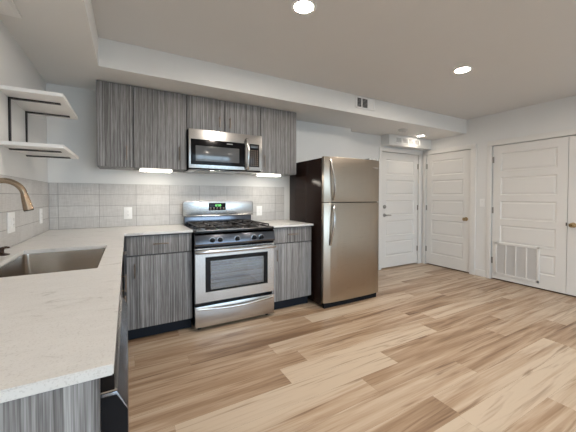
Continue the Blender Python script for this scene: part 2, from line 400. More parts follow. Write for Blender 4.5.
# entry door in the alcove
d1 = make_door('door_1', DA[1]-DA[0], DH, (DA[0], YB+.004, 0), 0, DA[1]-DA[0]-.001)
link('casing', casing(DA[1]-DA[0], DH, cw=.068), trimp, d1, local=True); link('jamb', jamb(DA[1]-DA[0], DH), trimp, d1, local=True)
m = MB(); m.lathe([(.032, 0), (.032, .010), (.026, .018), (.008, .022)], (.07, 0, 1.045), '-Y'); m.box(.062, .078, -.038, -.02, 1.03, 1.06, .003); link('deadbolt', m, nickel, d1, local=True)
m = MB(); m.lathe([(.030, 0), (.030, .008), (.012, .014), (.012, .045)], (.07, 0, .905), '-Y'); m.tube([(.07, -.045, .905), (.10, -.05, .905), (.18, -.048, .902)], .009, n=10); link('lever_handle', m, nickel, d1, local=True)
# closet door beside it, on the right wall: local x runs toward the camera
d2 = make_door('door_2', DB[1]-DB[0], DH, (XR+.004, DB[1], 0), -PI/2, .001)
link('casing', casing(DB[1]-DB[0], DH, lw=.07, rw=.092), trimp, d2, local=True); link('jamb', jamb(DB[1]-DB[0], DH), trimp, d2, local=True)
link('door_knob', knob(DB[1]-DB[0]-.06, .86), brass, d2, local=True)
# pair of utility doors
d3 = make_door('door_3', DC[1]-DC[0], DH, (XR+.004, DC[1], 0), -PI/2, .001)
d4 = make_door('door_4', DD[1]-DD[0], DH, (XR+.004, DD[1], 0), -PI/2, DD[1]-DD[0]-.001)
tot = DC[1]-DD[0]
link('casing', casing(tot, DH, cw=.075), trimp, d3, local=True)
link('door_knob', knob(.055, .875), brass, d4, local=True)
m = MB(); m.box(DC[1]-DC[0]-.012, DC[1]-DC[0]-.001, -.003, .0, .86, .90, .0008); link('latch_plate', m, rubber_shade, d3, local=True)
# near-black sheets behind the doors: shade of the spaces beyond, put in as colour
for nm, ya, yb in (('shade_back_utility', DD[0]-.1, DC[1]+.1), ('shade_back_closet', DB[0]-.1, DB[1]+.08)):
    m = MB(); m.box(XR+.14, XR+.18, ya, yb, -.05, 2.1); struct(nm, m, rubber_shade)
m = MB(); m.box(DA[0]-.1, DA[1]+.1, YB+.14, YB+.18, -.05, 2.1); struct('shade_back_entry', m, rubber_shade)
# return-air grille on door_3
gx0, gx1, gz0, gz1 = .045, .59, .085, .555
m = MB()
for a_, b_, c_, d_ in ((gx0, gx1, gz0, gz0+.028), (gx0, gx1, gz1-.028, gz1), (gx0, gx0+.028, gz0, gz1), (gx1-.028, gx1, gz0, gz1)): m.box(a_, b_, -.014, 0, c_, d_, .002)
for i in (1, 2, 3):
    x = gx0+.02+(gx1-gx0-.04)*i/4; m.box(x-.008, x+.008, -.013, 0, gz0+.02, gz1-.02, .002)
gr = link('return_air_grille', m, trimp, d3, local=True)
m = MB(); z = gz0+.032
while z < gz1-.03:
    m.prism([(-.010, z), (-.008, z-.0015), (-.001, z+.010), (-.003, z+.0115)], gx0+.02, gx1-.02, 'X'); z += .0125
link('louvre', m, plain('louvre_white', (0.60, 0.58, 0.56), .5), gr, local=True)
m = MB(); m.box(gx0+.02, gx1-.02, -.0009, -.0003, gz0+.02, gz1-.02); link('filter_backing', m, grey, gr, local=True)

# light switch on the wall between the doors
def plate(name, label, cat, c, normal, rockers=0, outlets=0, wd=.072, h=.118, group=None):
    # normal 'X' faces +x, '-X' faces -x, '-Y' faces -y; everything built facing -y at the origin
    rz = {'-Y': 0, 'X': PI/2, '-X': -PI/2}[normal]
    t = thing(name, label, cat, c, group, rz=rz)
    m = MB(); m.box(-wd/2, wd/2, -.006, 0, -h/2, h/2, .002); link('cover_plate', m, whitepl, t, local=True)
    n = max(1, rockers+outlets); 
    for i in range(n):
        cx = (i-(n-1)/2)*.046
        if i < rockers:
            m = MB(); m.prism([(-.006, -.033), (-.0095, -.033), (-.0075, 0), (-.0105, .033), (-.006, .033)], cx-.0165, cx+.0165, 'X'); link('rocker', m, whitepl, t, local=True)
        else:
            m = MB(); m.box(cx-.017, cx+.017, -.0085, -.005, -.034, .034, .0015); rc = link('receptacle', m, whitepl, t, local=True)
            m = MB()
            for zz in (-.017, .017):
                m.box(cx-.0075, cx-.0055, -.0095, -.008, zz-.002, zz+.007); m.box(cx+.0055, cx+.0075, -.0095, -.008, zz-.002, zz+.006); m.cyl((cx, -.0095, zz-.008), (cx, -.008, zz-.008), .0028, n=8)
            link('slot', m, grey, rc, local=True)
    return t
plate('light_switch', 'white light switch on the wall between the two closet door frames', 'switch', (XR, -.905, 1.125), '-X', rockers=1)

# ------------------------------------------------------------------ bulkhead box over the entry door with its register
bx = thing('ventilation_box', 'white boxed-in duct over the entry door under the soffit', 'duct box', (4.76, .07, 2.06))
m = MB(); m.box(4.235, XR-.001, -.02, YB-.001, 2.052, ZS-.001, .002); link('housing', m, wallp, bx)
m = MB()
rx0, rx1, rz0, rz1 = 4.37, 4.98, 2.085, 2.195
for a_, b_, c_, d_ in ((rx0, rx1, rz0, rz0+.016), (rx0, rx1, rz1-.016, rz1), (rx0, rx0+.02, rz0, rz1), (rx1-.02, rx1, rz0, rz1)): m.box(a_, b_, -.03, -.0205, c_, d_, .002)
for i in (1, 2, 3):
    x = rx0+(rx1-rx0)*i/4; m.box(x-.012, x+.012, -.029, -.0205, rz0, rz1, .002)
rg = link('register_frame', m, whitepl, bx)
m = MB(); z = rz0+.02
while z < rz1-.02: m.box(rx0+.02, rx1-.02, -.026, -.0215, z, z+.003); z += .009
link('register_slat', m, grey, rg)

# register high on the soffit face
vt = thing('air_register', 'small white air register with dark slots on the soffit face', 'air vent', (3.13, -.645, 2.32))
m = MB()
vx0, vx1, vz0, vz1 = 3.0, 3.30, 2.285, 2.428
for a_, b_, c_, d_ in ((vx0, vx1, vz0, vz0+.018), (vx0, vx1, vz1-.018, vz1), (vx0, vx0+.02, vz0, vz1), (vx1-.02, vx1, vz0, vz1), (vx0+.085, vx0+.1, vz0, vz1), (vx0+.185, vx0+.2, vz0, vz1)): m.box(a_, b_, -.655, -.6455, c_, d_, .002)
link('frame', m, whitepl, vt)
m = MB(); m.box(vx0+.02, vx0+.187, -.6478, -.6462, vz0+.018, vz1-.018); link('duct_opening', m, rubber_shade, vt)
m = MB(); z = vz0+.028
while z < vz1-.02: m.box(vx0+.02, vx0+.187, -.652, -.6485, z, z+.004); z += .0155
link('slat', m, grey, vt)
m = MB(); m.box(vx0+.199, vx1-.018, -.6535, -.646, vz0+.018, vz1-.018)
for i in range(5): m.box(vx0+.205, vx1-.026, -.656, -.653, vz0+.03+i*.0135, vz0+.034+i*.0135)
link('damper_plate', m, whitepl, vt)

# ceiling register at the end of the side soffit
vt2 = thing('ceiling_register', 'white register on the underside of the soffit above the open shelves', 'air vent', (.065, -1.5, ZS))
m = MB(); m.box(.012, .115, -1.72, -1.185, ZS-.012, ZS-.0005, .003); m.box(.03, .097, -1.70, -1.205, ZS-.016, ZS-.011, .002); link('frame', m, whitepl, vt2)
m = MB()
for i in range(5): m.box(.036+i*.012, .040+i*.012, -1.69, -1.215, ZS-.0175, ZS-.0155)
link('slat', m, whitepl, vt2)

# smoke detector
sd = thing('smoke_detector', 'round white smoke detector under the soffit beside the entry light', 'smoke detector', (4.175, -.345, ZS))
m = MB(); m.lathe([(.066, 0), (.066, .012), (.060, .022), (.048, .034), (.026, .040), (.002, .041)], (4.175, -.345, ZS), '-Z'); link('body', m, plain('detector_plastic', (0.58, 0.57, 0.55), .4), sd)  # white casing greyed: its shade is put into the plastic colour
m = MB(); m.lathe([(.012, 0), (.012, .004), (.002, .005)], (4.20, -.36, ZS-.037), '-Z', n=14); link('test_button', m, grey, sd)

# recessed ceiling lights
def downlight(x, y, z, label, lens, r=.060):
    t = thing('recessed_light', label, 'ceiling light', (x, y, z), 'round recessed ceiling lights')
    m = MB(); n = 36; tb = bmesh.new(); rings = []
    for rr, zz in ((r+.022, 0), (r+.021, -.004), (r+.006, -.006), (r, -.003), (r, -.0005)):
        rings.append([tb.verts.new((x+rr*math.cos(2*PI*i/n), y+rr*math.sin(2*PI*i/n), z+zz)) for i in range(n)])
    for a_, c_ in zip(rings, rings[1:]):
        for i in range(n): tb.faces.new((a_[i], a_[(i+1) % n], c_[(i+1) % n], c_[i]))
    bmesh.ops.recalc_face_normals(tb, faces=tb.faces); m.add(tb); link('trim_ring', m, whitepl, t)
    m = MB(); m.lathe([(r-.0005, 0), (r-.0005, .002), (r-.01, .0035)], (x, y, z-.0005), '-Z', n=36); link('lens', m, lens, t)
    return t
downlight(1.608, -1.752, ZC, 'bright recessed ceiling light in front of the stove, cut by the photo top', lens_m)
downlight(3.418, -1.705, ZC, 'bright recessed ceiling light out in the room before the closet doors', lens_m)
downlight(4.80, -.175, ZS, 'recessed light in the soffit outside the entry door', lens_s, .052)
downlight(1.625, -4.4, ZC, 'added unseen recessed ceiling light behind the camera, nearer the shelf wall', lens_m)  # this lamp and the next are unseen, added to brighten the room
downlight(3.45, -4.4, ZC, 'added unseen recessed ceiling light behind the camera, nearer the closets', lens_m)

# ------------------------------------------------------------------ backsplash tiles
def tiles(name, along, lo, hi, first, face):
    bm = bmesh.new(); tn = bm.faces.layers.float.new('tone'); H0, RH, TW, g = .914, .1053, .309, .0016
    js = [first]
    while js[0] > lo: js.insert(0, js[0]-TW)
    while js[-1] < hi: js.append(js[-1]+TW)
    for a_, b_ in zip(js, js[1:]):
        for r_ in range(4):
            x0, x1 = max(a_, lo)+g, min(b_, hi)-g
            if x1-x0 < .01: continue
            z0, z1 = H0+r_*RH+g, H0+(r_+1)*RH-g
            t = bmesh.new(); bmesh.ops.create_cube(t, size=1)
            bmesh.ops.scale(t, vec=(x1-x0, .008, z1-z0), verts=t.verts); bmesh.ops.translate(t, vec=((x0+x1)/2, -.004, (z0+z1)/2), verts=t.verts)
            bmesh.ops.bevel(t, geom=list(t.edges), offset=.0009, segments=1, affect='EDGES')
            if along == 'Y':
                for v in t.verts: v.co = (-v.co.y, v.co.x, v.co.z)
                bmesh.ops.recalc_face_normals(t, faces=t.faces)
            l2 = t.faces.layers.float.new('tone'); tone = random.random()
            for f in t.faces: f[l2] = tone
            me = bpy.data.meshes.new('t'); t.to_mesh(me); t.free(); bm.from_mesh(me); bpy.data.meshes.remove(me)
    m = MB(); m.bm.free(); m.bm = bm
    o = tag(link(name, m, tile, smooth=False), kind='structure')
    k = MB()
    if along == 'X': k.box(lo, hi, -.0055, 0, H0, H0+4*RH)
    else: k.box(0, .0055, lo, hi, H0, H0+4*RH)
    link('grout', k, grout, o)
    return o
tiles('wall_back_tiles', 'X', .008, 2.365, .072, None)
tiles('wall_left_tiles', 'Y', -2.78, -.008, -.22, None)

def wp(*a, **k): return plate(*a, **k)
wp('electrical_outlet', 'white outlet on the grey back tiles left of the stove', 'outlet', (.618, -.008, 1.048), '-Y', outlets=1, group='white wall plates on the backsplash')
wp('electrical_outlet', 'white outlet on the grey back tiles right of the stove', 'outlet', (2.018, -.008, 1.04), '-Y', outlets=1, group='white wall plates on the backsplash')
wp('electrical_outlet', 'white outlet on the left wall tiles near the room corner', 'outlet', (.008, -.31, 1.055), 'X', outlets=1, group='white wall plates on the backsplash')
wp('switch_plate', 'wide white plate with switch and outlet on the left wall beside the faucet', 'switch', (.008, -1.015, 1.058), 'X', rockers=1, outlets=1, wd=.118, h=.122, group='white wall plates on the backsplash')

# ------------------------------------------------------------------ worktops
CX = .59; CE = -2.786; ZT = .914; CT = .020; CF = -.65
SX = (.115, .502); SY = (-1.91, -1.235)
m = MB(); xs = [.0085, SX[0], SX[1], CX, 1.119]; ys = [CE, SY[0], SY[1], CF, -.0085]
m.grid_slab(xs, ys, lambda i, j: (j == 3) or (i < 3 and not (i == 1 and j == 1)), ZT-CT, ZT)
bmesh.ops.bevel(m.bm, geom=[e for e in m.bm.edges if len(e.link_faces) == 2 and e.calc_face_angle() > 1.0], offset=.002, segments=2, affect='EDGES')
tag(link('countertop', m, quartz), 'white quartz L-shaped worktop running around the sink to the stove', 'countertop')
m = MB(); m.box(1.901, 2.400, CF, -.0085, ZT-CT, ZT, .002)
tag(link('countertop', m, quartz), 'short white quartz worktop between the stove and the fridge', 'countertop')

# ------------------------------------------------------------------ cabinets
def pull(a, b_, out, axis):
    """bar pull from point a to b_, standing `out` off the face along axis"""
    a, b_ = Vector(a), Vector(b_); o = Vector({'-Y': (0, -1, 0), 'X': (1, 0, 0)}[axis])*out; d = (b_-a).normalized()*.012
    m = MB(); m.tube([a+o, b_+o], .0048, n=10); m.cyl(a+d, a+d+o, .004, n=8); m.cyl(b_-d, b_-d+o, .004, n=8); return m
def front(x0, x1, z0, z1, y): m = MB(); g = .0034; m.box(x0+g, x1-g, y, y+.019, z0+g, z1-g, .0012); return m
UB = 1.475; UT = ZS-.004; UY = -.33
def wall_cab(x0, x1, z0, doors, label, pulls):
    t = thing('wall_cabinet', label, 'cabinet', ((x0+x1)/2, -.16, z0), 'wall cabinets in a row under the soffit')
    m = MB(); m.box(x0+.0006, x1-.0006, UY+.021, -.001, z0, UT); link('carcass', m, lam if x1 > 2.2 or x0 < .5 else carc, t)
    for (a_, b_), (px, pz0, pz1) in zip(doors, pulls):
        d = link('door', front(a_, b_, z0, UT, UY), lam, t)
        link('pull_handle', pull((px, UY, pz0), (px, UY, pz1), .028, '-Y'), pullm, d)
    return t
wall_cab(.388, .668, UB, [(.388, .668)], 'narrow tall wall cabinet at the left end of the row, single door', [(.612, 1.54, 1.665)])
wall_cab(.668, 1.124, UB, [(.668, 1.124)], 'wider tall wall cabinet with single door just left of the microwave', [(1.055, 1.56, 1.69)])
wall_cab(1.124, 1.899, 1.875, [(1.124, 1.50), (1.50, 1.899)], 'short two-door wall cabinet above the microwave', [(1.443, 1.925, 2.035), (1.553, 1.925, 2.035)])
wall_cab(1.899, 2.363, UB, [(1.899, 2.363)], 'tall wall cabinet right of the microwave at the right end of the row', [(1.945, 1.54, 1.675)])
# under-cabinet lights
for x0, x1, lab in ((.712, .995, 'lit white under-cabinet light left of the microwave'), (1.885, 2.165, 'lit white under-cabinet light right of the microwave')):
    t = thing('undercabinet_light', lab, 'light fixture', ((x0+x1)/2, -.27, UB), 'slim lights under the wall cabinets')
    m = MB(); m.box(x0, x1, -.315, -.235, UB-.016, UB-.0005, .003); link('housing', m, whitepl, t)
    m = MB(); m.box(x0+.01, x1-.01, -.321, -.243, UB-.026, UB-.010, .004); link('diffuser', m, ucl_m, t)

BY = -.62
def base_cab(x0, x1, label, door_pull_x, dx0):
    t = thing('base_cabinet', label, 'cabinet', ((x0+x1)/2, -.3, 0))
    m = MB(); m.box(x0, x1, BY+.021, -.002, .105, ZT-CT-.0005); link('carcass', m, carc, t)
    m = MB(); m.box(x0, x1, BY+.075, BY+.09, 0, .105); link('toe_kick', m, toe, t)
    d = link('drawer_front', front(dx0, x1, .722, .884, BY), lam, t)
    c = (dx0+x1)/2
    link('pull_handle', pull((c-.06, BY, .813), (c+.06, BY, .813), .028, '-Y'), pullm, d)
    d = link('door', front(dx0, x1, .108, .719, BY), lam, t)
    link('pull_handle', pull((door_pull_x, BY, .54), (door_pull_x, BY, .66), .028, '-Y'), pullm, d)
    return t
base_cab(.585, 1.118, 'grey base cabinet with drawer and door between corner and stove', .662, .600)
base_cab(1.902, 2.392, 'grey base cabinet with drawer and door between stove and fridge', 1.962, 1.905)
# left run, fronts facing the room
FX = .572
def frontx(y0, y1, z0, z1): m = MB(); g = .0018; m.box(FX-.019, FX, y0+g, y1-g, z0+g, z1-g, .0012); return m
def side_cab(y0, y1, label, doors, drawer=True, name='base_cabinet'):
    t = thing(name, label, 'cabinet', (.3, (y0+y1)/2, 0))
    m = MB()
    if drawer: m.box(.012, FX-.021, y0, y1, .105, ZT-CT-.0005)
    else:
        for a_ in (y0, y1-.018): m.box(.012, FX-.021, a_, a_+.018, .105, ZT-CT-.0005)
        m.box(.012, FX-.021, y0, y1, .105, .125); m.box(FX-.039, FX-.021, y0, y1, .105, ZT-CT-.0005)
    link('carcass', m, carc, t)
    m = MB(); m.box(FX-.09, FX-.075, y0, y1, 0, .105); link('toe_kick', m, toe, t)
    for a_, b_, hy in doors:
        d = link('drawer_front', frontx(a_, b_, .722, .884), lam, t)
        c = (a_+b_)/2
        if drawer: link('pull_handle', pull((FX, c-.05, .80), (FX, c+.05, .80), .028, 'X'), pullm, d)
        d = link('door', frontx(a_, b_, .108, .719), lam, t)
        link('pull_handle', pull((FX, hy, .56), (FX, hy, .68), .028, 'X'), pullm, d)
    return t
side_cab(-1.13, -.655, 'grey base cabinet under the left worktop nearest the inner corner', [(-1.13, -.665, -1.07)])
side_cab(-2.13, -1.135, 'grey two-door sink cabinet under the left worktop', [(-2.13, -1.633, -1.70), (-1.633, -1.135, -1.57)], drawer=False, name='sink_cabinet')
m = MB(); m.box(.012, .568, -2.778, -2.760, 0, ZT-CT-.0005, .001)
tag(link('end_panel', m, lam), 'grey woodgrain panel closing the near end of the left worktop', 'cabinet panel')
# dishwasher
dw = thing('dishwasher', 'dark dishwasher with steel-edged door under the near end of the worktop', 'dishwasher', (.3, -2.45, 0))
m = MB(); m.box(.03, .560, -2.752, -2.137, .10, .880, .003); m.box(.5602, .590, -2.7545, -2.137, .852, .891); link('tub_housing', m, black, dw)
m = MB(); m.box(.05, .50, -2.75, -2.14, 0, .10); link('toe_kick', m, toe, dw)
m = MB(); m.prism([(.5605, .846), (.594, .846), (.612, .808), (.613, .12), (.5605, .12)], -2.755, -2.135, 'Y', .0015); dd = link('door', m, steeldk, dw)
m = MB(); m.prism([(.565, .8475), (.594, .8475), (.595, .8505), (.565, .8505)], -2.755, -2.135, 'Y'); link('door_lip', m, steel, dd)
m = MB(); m.prism([(.560, .84), (.5935, .84), (.6115, .806), (.6125, .12), (.560, .12)], -2.7575, -2.7555, 'Y'); link('door_side', m, rubber_shade, dd)

# ------------------------------------------------------------------ sink and faucet
sk = thing('kitchen_sink', 'undermount stainless steel sink set in the left worktop', 'sink', (.31, -1.57, ZT-.24))
def rrect(x0, x1, y0, y1, r, z, n=6):
    pts = []
    for cx, cy, a0 in ((x1-r, y1-r, 0), (x0+r, y1-r, PI/2), (x0+r, y0+r, PI), (x1-r, y0+r, 1.5*PI)):
        for i in range(n+1): a = a0+PI/2*i/n; pts.append((cx+r*math.cos(a), cy+r*math.sin(a), z))
    return pts
t = bmesh.new(); e = .002; zr = ZT-CT-.0008; prof = [(.018, -.001, .03), (-e, -.001, .022), (-e, -.004, .022), (-.003-e, -.17, .03), (.008-e-.013, -.19, .035), (-.02, -.206, .045), (-.05, -.213, .05)]
R = []
for off, dz, rr in prof:
    R.append([t.verts.new(p) for p in rrect(SX[0]-off, SX[1]+off, SY[0]-off, SY[1]+off, rr, zr+dz)])
for p, q in zip(R, R[1:]):
    for i in range(len(p)): t.faces.new((p[i], p[(i+1) % len(p)], q[(i+1) % len(p)], q[i]))
t.faces.new(R[-1]); bmesh.ops.recalc_face_normals(t, faces=t.faces)
for f in t.faces: f.normal_flip()
m = MB(); m.add(t); bo = link('basin', m, steels, sk)
sm = bo.modifiers.new('thickness', 'SOLIDIFY'); sm.thickness = .0012; sm.offset = -1
m = MB(); m.lathe([(.045, 0), (.045, .003), (.03, .004), (.028, .001), (.004, .0005)], (.30, -1.57, zr-.2128), 'Z'); link('drain', m, nickel, sk)

fc = thing('kitchen_faucet', 'bronze gooseneck faucet arching over the sink', 'faucet', (.062, -1.56, ZT))
FXc, FYc = .062, -1.60
m = MB(); m.lathe([(.030, 0), (.030, .006), (.024, .012), (.021, .05), (.021, .12), (.017, .13)], (FXc, FYc, ZT), 'Z'); link('base', m, bronze, fc)
pts = [(FXc, FYc, ZT+.12), (FXc, FYc, ZT+.25)]
RA = .0715; zc0 = ZT+.300
for i in range(0, 19):
    a = PI-(PI-.12)*i/18; pts.append((FXc+RA+RA*math.cos(a), FYc, zc0+RA*math.sin(a)*1.0))
m = MB(); m.tube(pts, .0125, n=16); link('spout', m, bronze, fc)
E_ = Vector(pts[-1]); D_ = (Vector(pts[-1])-Vector(pts[-2])).normalized()
m = MB(); m.tube([E_-D_*.005, E_+D_*.012, E_+D_*.03, E_+D_*.072], [.0125, .0150, .0165, .0200], n=20); hd = link('spray_head', m, bronze, fc)
m = MB(); m.tube([E_+D_*.070, E_+D_*.076], [.0185, .0175], n=20); link('nozzle', m, rubber_shade, hd)
m = MB(); m.cyl((FXc, FYc+.018, ZT+.085), (FXc, FYc+.045, ZT+.085), .014, n=16, bev=.002); m.tube([(FXc, FYc+.04, ZT+.085), (FXc+.01, FYc+.06, ZT+.12), (FXc+.028, FYc+.085, ZT+.175)], [.008, .0065, .0055], n=10); link('lever_handle', m, bronze, fc)
sp = thing('soap_dispenser', 'low dark bronze soap dispenser on the worktop behind the sink', 'soap dispenser', (.062, -1.345, ZT))
m = MB(); m.lathe([(.032, 0), (.032, .004), (.016, .009), (.010, .012), (.010, .028), (.012, .030)], (.055, -1.345, ZT), 'Z', n=24); link('base', m, plain('dark_bronze', (.06, .035, .025), .3, metal=.7), sp)
m = MB(); m.cyl((.055, -1.345, ZT+.028), (.055, -1.345, ZT+.04), .012, n=16, bev=.002); m.tube([(.055, -1.345, ZT+.036), (.070, -1.335, ZT+.038), (.082, -1.33, ZT+.035)], [.006, .005, .004], n=8); link('pump_spout', m, MATS['dark_bronze'], sp)

# ------------------------------------------------------------------ floating shelves on black brackets
for z0, lab in ((1.81, 'upper white floating shelf on the left wall'), (1.503, 'lower white floating shelf on the left wall')):
    m = MB(); m.box(.001, .287, -1.153, -.533, z0, z0+.021, .0015)
    tag(link('floating_shelf', m, shelfw), lab, 'shelf', 'white floating shelves on the left wall')
for y, lab in ((-.98, 'black metal shelf bracket nearer the sink'), (-.632, 'black metal shelf bracket nearer the room corner')):
    t = thing('shelf_bracket', lab, 'bracket', (.01, y, 1.5), 'black brackets under the floating shelves')
    m = MB(); m.box(.0012, .007, y-.016, y+.016, 1.5255, 1.8035, .0008); link('wall_bar', m, blackmetal, t)
    for zz in (1.81, 1.503):
        m = MB(); m.box(.006 if zz > 1.7 else .0012, .248, y-.016, y+.016, zz-.0075, zz-.0005, .0008); m.box(.0012, .006, y-.016, y+.016, zz-.0075, zz-.0005); link('arm', m, blackmetal, t)

# ------------------------------------------------------------------ range
RX0, RX1 = 1.124, 1.896; RF = -.70
rg = thing('gas_range', 'stainless gas stove with black cooktop between the base cabinets', 'stove', (1.51, -.35, 0))
m = MB(); a_, b_ = RX0+.003, RX1-.003
m.box(a_, b_, -.655, -.03, .035, .30); m.box(a_, b_, -.655, -.03, .70, .885); m.box(a_, 1.19, -.655, -.03, .30, .70); m.box(1.835, b_, -.655, -.03, .30, .70); m.box(1.19, 1.835, -.10, -.03, .30, .70)
link('body', m, black, rg)
m = MB(); m.box(1.1905, 1.8345, -.105, -.1005, .3005, .6995); m.box(1.1905, 1.1935, -.65, -.1, .3005, .6995); m.box(1.8315, 1.8345, -.65, -.1, .3005, .6995); m.box(1.19, 1.835, -.65, -.1, .3005, .3035)
link('oven_liner', m, plain('speckled_oven_liner', (.16, .19, .24), .4, var=.2, scale=200), rg)
for z in (.40, .485, .57):
    m = MB(); m.tube([(1.2, -.62, z), (1.825, -.62, z)], .004, n=6); m.tube([(1.2, -.13, z), (1.825, -.13, z)], .004, n=6)
    for k in range(4): m.tube([(1.2, -.62+.12*(k+1), z), (1.825, -.62+.12*(k+1), z)], .003, n=5)
    for k in range(12): m.tube([(1.215+k*.0536, -.62, z+.003), (1.215+k*.0536, -.13, z+.003)], .0022, n=5)
    link('oven_rack', m, steel, rg)
for x in (RX0+.05, RX1-.05):
    for y in (-.62, -.09):
        m = MB(); m.cyl((x, y, 0), (x, y, .035), .016, n=12); link('foot', m, rubber_shade, rg)
# storage drawer with its long bowed grip
m = MB(); m.box(RX0, RX1, RF, -.656, .038, .228, .005); dr = link('storage_drawer', m, steel, rg)
pts = [(RX0+.02+(RX1-RX0-.04)*i/16, RF-.006-.026*math.sin(PI*i/16), .205-.016*math.sin(PI*i/16)) for i in range(17)]
m = MB(); m.tube(pts, .011, n=10, flat=(.7, 1.1)); link('drawer_grip', m, steel, dr)
# oven door
t = bmesh.new(); wx0, wx1, wz0, wz1 = 1.262, 1.775,   .375, .628
def ringq(x0, x1, z0, z1, y): return [t.verts.new(p) for p in ((x0, y, z0), (x1, y, z0), (x1, y, z1), (x0, y, z1))]
Rg = [ringq(wx0, wx1, wz0, wz1, -.657), ringq(RX0, RX1, .258, .752, -.657), ringq(RX0, RX1, .258, .752, RF+.004), ringq(RX0+.004, RX1-.004, .262, .748, RF), ringq(wx0, wx1, wz0, wz1, RF)]
for p, q in zip(Rg, Rg[1:]+Rg[:1]):
    for k in range(4): t.faces.new((p[k], p[(k+1) % 4], q[(k+1) % 4], q[k]))
bmesh.ops.recalc_face_normals(t, faces=t.faces)
m = MB(); m.add(t); dr = link('oven_door', m, steel, rg)
m = MB(); m.box(1.215, wx0, RF-.0035, RF-.0001, .352, .668); m.box(wx1, 1.822, RF-.0035, RF-.0001, .352, .668); m.box(wx0, wx1, RF-.0035, RF-.0001, .352, wz0); m.box(wx0, wx1, RF-.0035, RF-.0001, wz1, .668); wf = link('window_frame', m, black, dr)
m = MB(); m.box(wx0-.003, wx1+.003, RF-.0055, RF-.0036, wz0-.003, wz1+.003); link('window_glass', m, ovenglass, wf)
pts = [(RX0+.004, RF, .722), (RX0+.008, RF-.035, .722)] + [(RX0+.03+(RX1-RX0-.06)*i/12, RF-.042-.010*math.sin(PI*i/12), .722) for i in range(13)] + [(RX1-.008, RF-.035, .722), (RX1-.004, RF, .722)]
m = MB(); m.tube(pts, .015, n=12, flat=(.8, 1.15)); link('handle', m, steel, dr)
# vent gap and knob panel
m = MB(); m.box(RX0+.002, RX1-.002, -.690, -.656, .754, .770, .002); link('vent_strip', m, black, rg)
m = MB(); m.prism([(-.656, .772), (-.712, .772), (-.716, .790), (-.700, .866), (-.672, .884), (-.656, .884)], RX0, RX1, 'X', .003); cp = link('control_panel', m, dksteel2, rg)
for kx in (1.275, 1.345, 1.508, 1.675, 1.752):
    m = MB(); m.lathe([(.024, 0), (.024, .004), (.019, .007), (.017, .026), (.014, .029), (.002, .030)], (kx, -.707, .818), '-Y', n=24)
    m.box(kx-.004, kx+.004, -.744, -.733, .803, .835, .0015); kb = link('knob', m, black, cp)
    m = MB(); m.lathe([(.029, 0), (.029, .003), (.0245, .0045)], (kx, -.707, .818), '-Y', n=28); link('bezel', m, steeldk, kb)
# cooktop
m = MB(); m.box(RX0, RX1, -.690, -.085, .886, .904, .006)
for a_, b_, c_, d_ in ((RX0, RX1, -.690, -.668), (RX0, RX0+.02, -.69, -.09), (RX1-.02, RX1, -.69, -.09)): m.box(a_, b_, c_, d_, .898, .912, .005)
ck = link('cooktop', m, brushed('cooktop_steel', (0.20, 0.17, 0.15), 0.2), rg)
m = MB(); m.box(RX0+.001, RX1-.001, -.6935, -.6905, .886, .902, .001); link('front_rim', m, black, ck)
burn = [(1.30, -.235, .038), (1.30, -.53, .046), (1.511, -.38, .05), (1.722, -.235, .042), (1.722, -.53, .05)]
for x, y, r in burn:
    m = MB(); m.lathe([(r+.016, 0), (r+.014, .006), (r, .009), (r, .016), (r-.004, .021), (.002, .022)], (x, y, .9035), 'Z', n=26); bo = link('burner', m, blackm, ck)
    m = MB(); m.lathe([(r+.012, 0), (r+.012, .002), (r-.001, .003)], (x, y, .909), 'Z', n=26); link('burner_ring', m, steeldk, bo)
# two side grates and a centre one
def grate(x0, x1, cs):
    m = MB(); y0, y1, zt, b_ = -.655, -.115, .944, .0055
    def bar(p, q): m.tube([p, q], b_, n=6)
    for x in (x0, x1): bar((x, y0, zt-.006), (x, y1, zt-.006))
    for y in (y0, (y0+y1)/2, y1): bar((x0, y, zt-.006), (x1, y, zt-.006))
    for x in (x0, x1):
        for y in (y0, (y0+y1)/2, y1): bar((x, y, .905), (x, y, zt-.006))
    for cx, cy in cs:
        for k in range(8):
            a = PI/4*k
            rr = min(abs((x1-x0)/2/max(abs(math.cos(a)), 1e-3)), abs(.135/max(abs(math.sin(a)), 1e-3)))
            m.tube([(cx+.026*math.cos(a), cy+.026*math.sin(a), zt), (cx+.6*rr*math.cos(a), cy+.6*rr*math.sin(a), zt), (cx+rr*math.cos(a), cy+rr*math.sin(a), zt-.006)], .005, n=6)
    return m
link('grate', grate(RX0+.045, RX0+.29, [(1.30, -.25), (1.30, -.52)]), blackm, ck)
link('grate', grate(RX0+.30, RX1-.30, [(1.511, -.385)]), blackm, ck)
link('grate', grate(RX1-.29, RX1-.045, [(1.722, -.25), (1.722, -.52)]), blackm, ck)
# backguard: recessed dark lower band and stainless console
m = MB(); m.box(RX0+.012, RX1-.012, -.082, -.03, .886, 1.000, .004); link('lower_backguard', m, dksteel2, rg)
n = 8; prof = [(RX0-.004, 1.0), (RX0-.004, 1.135)] + [(RX0-.004+.03*(1-math.cos(PI/2*i/n)), 1.135+.03*math.sin(PI/2*i/n)) for i in range(1, n+1)]
prof += [(1.51, 1.172)] + [(RX1+.004-.03*(1-math.cos(PI/2*i/n)), 1.135+.03*math.sin(PI/2*i/n)) for i in range(n, 0, -1)] + [(RX1+.004, 1.135), (RX1+.004, 1.0)]
m = MB(); m.prism(prof, -.105, -.028, 'Y', .003); cn = link('console', m, steel, rg)
m = MB(); m.prism([(-.1055, 1.001), (-.110, 1.003), (-.1055, 1.012)], RX0, RX1, 'X', .001); link('console_lip', m, steel, cn)
m = MB(); m.box(1.385, 1.572, -.110, -.104, 1.062, 1.142, .002); dp = link('display_panel', m, black, cn)
m = MB()   # clock digits 12:30 as seven-segment bars
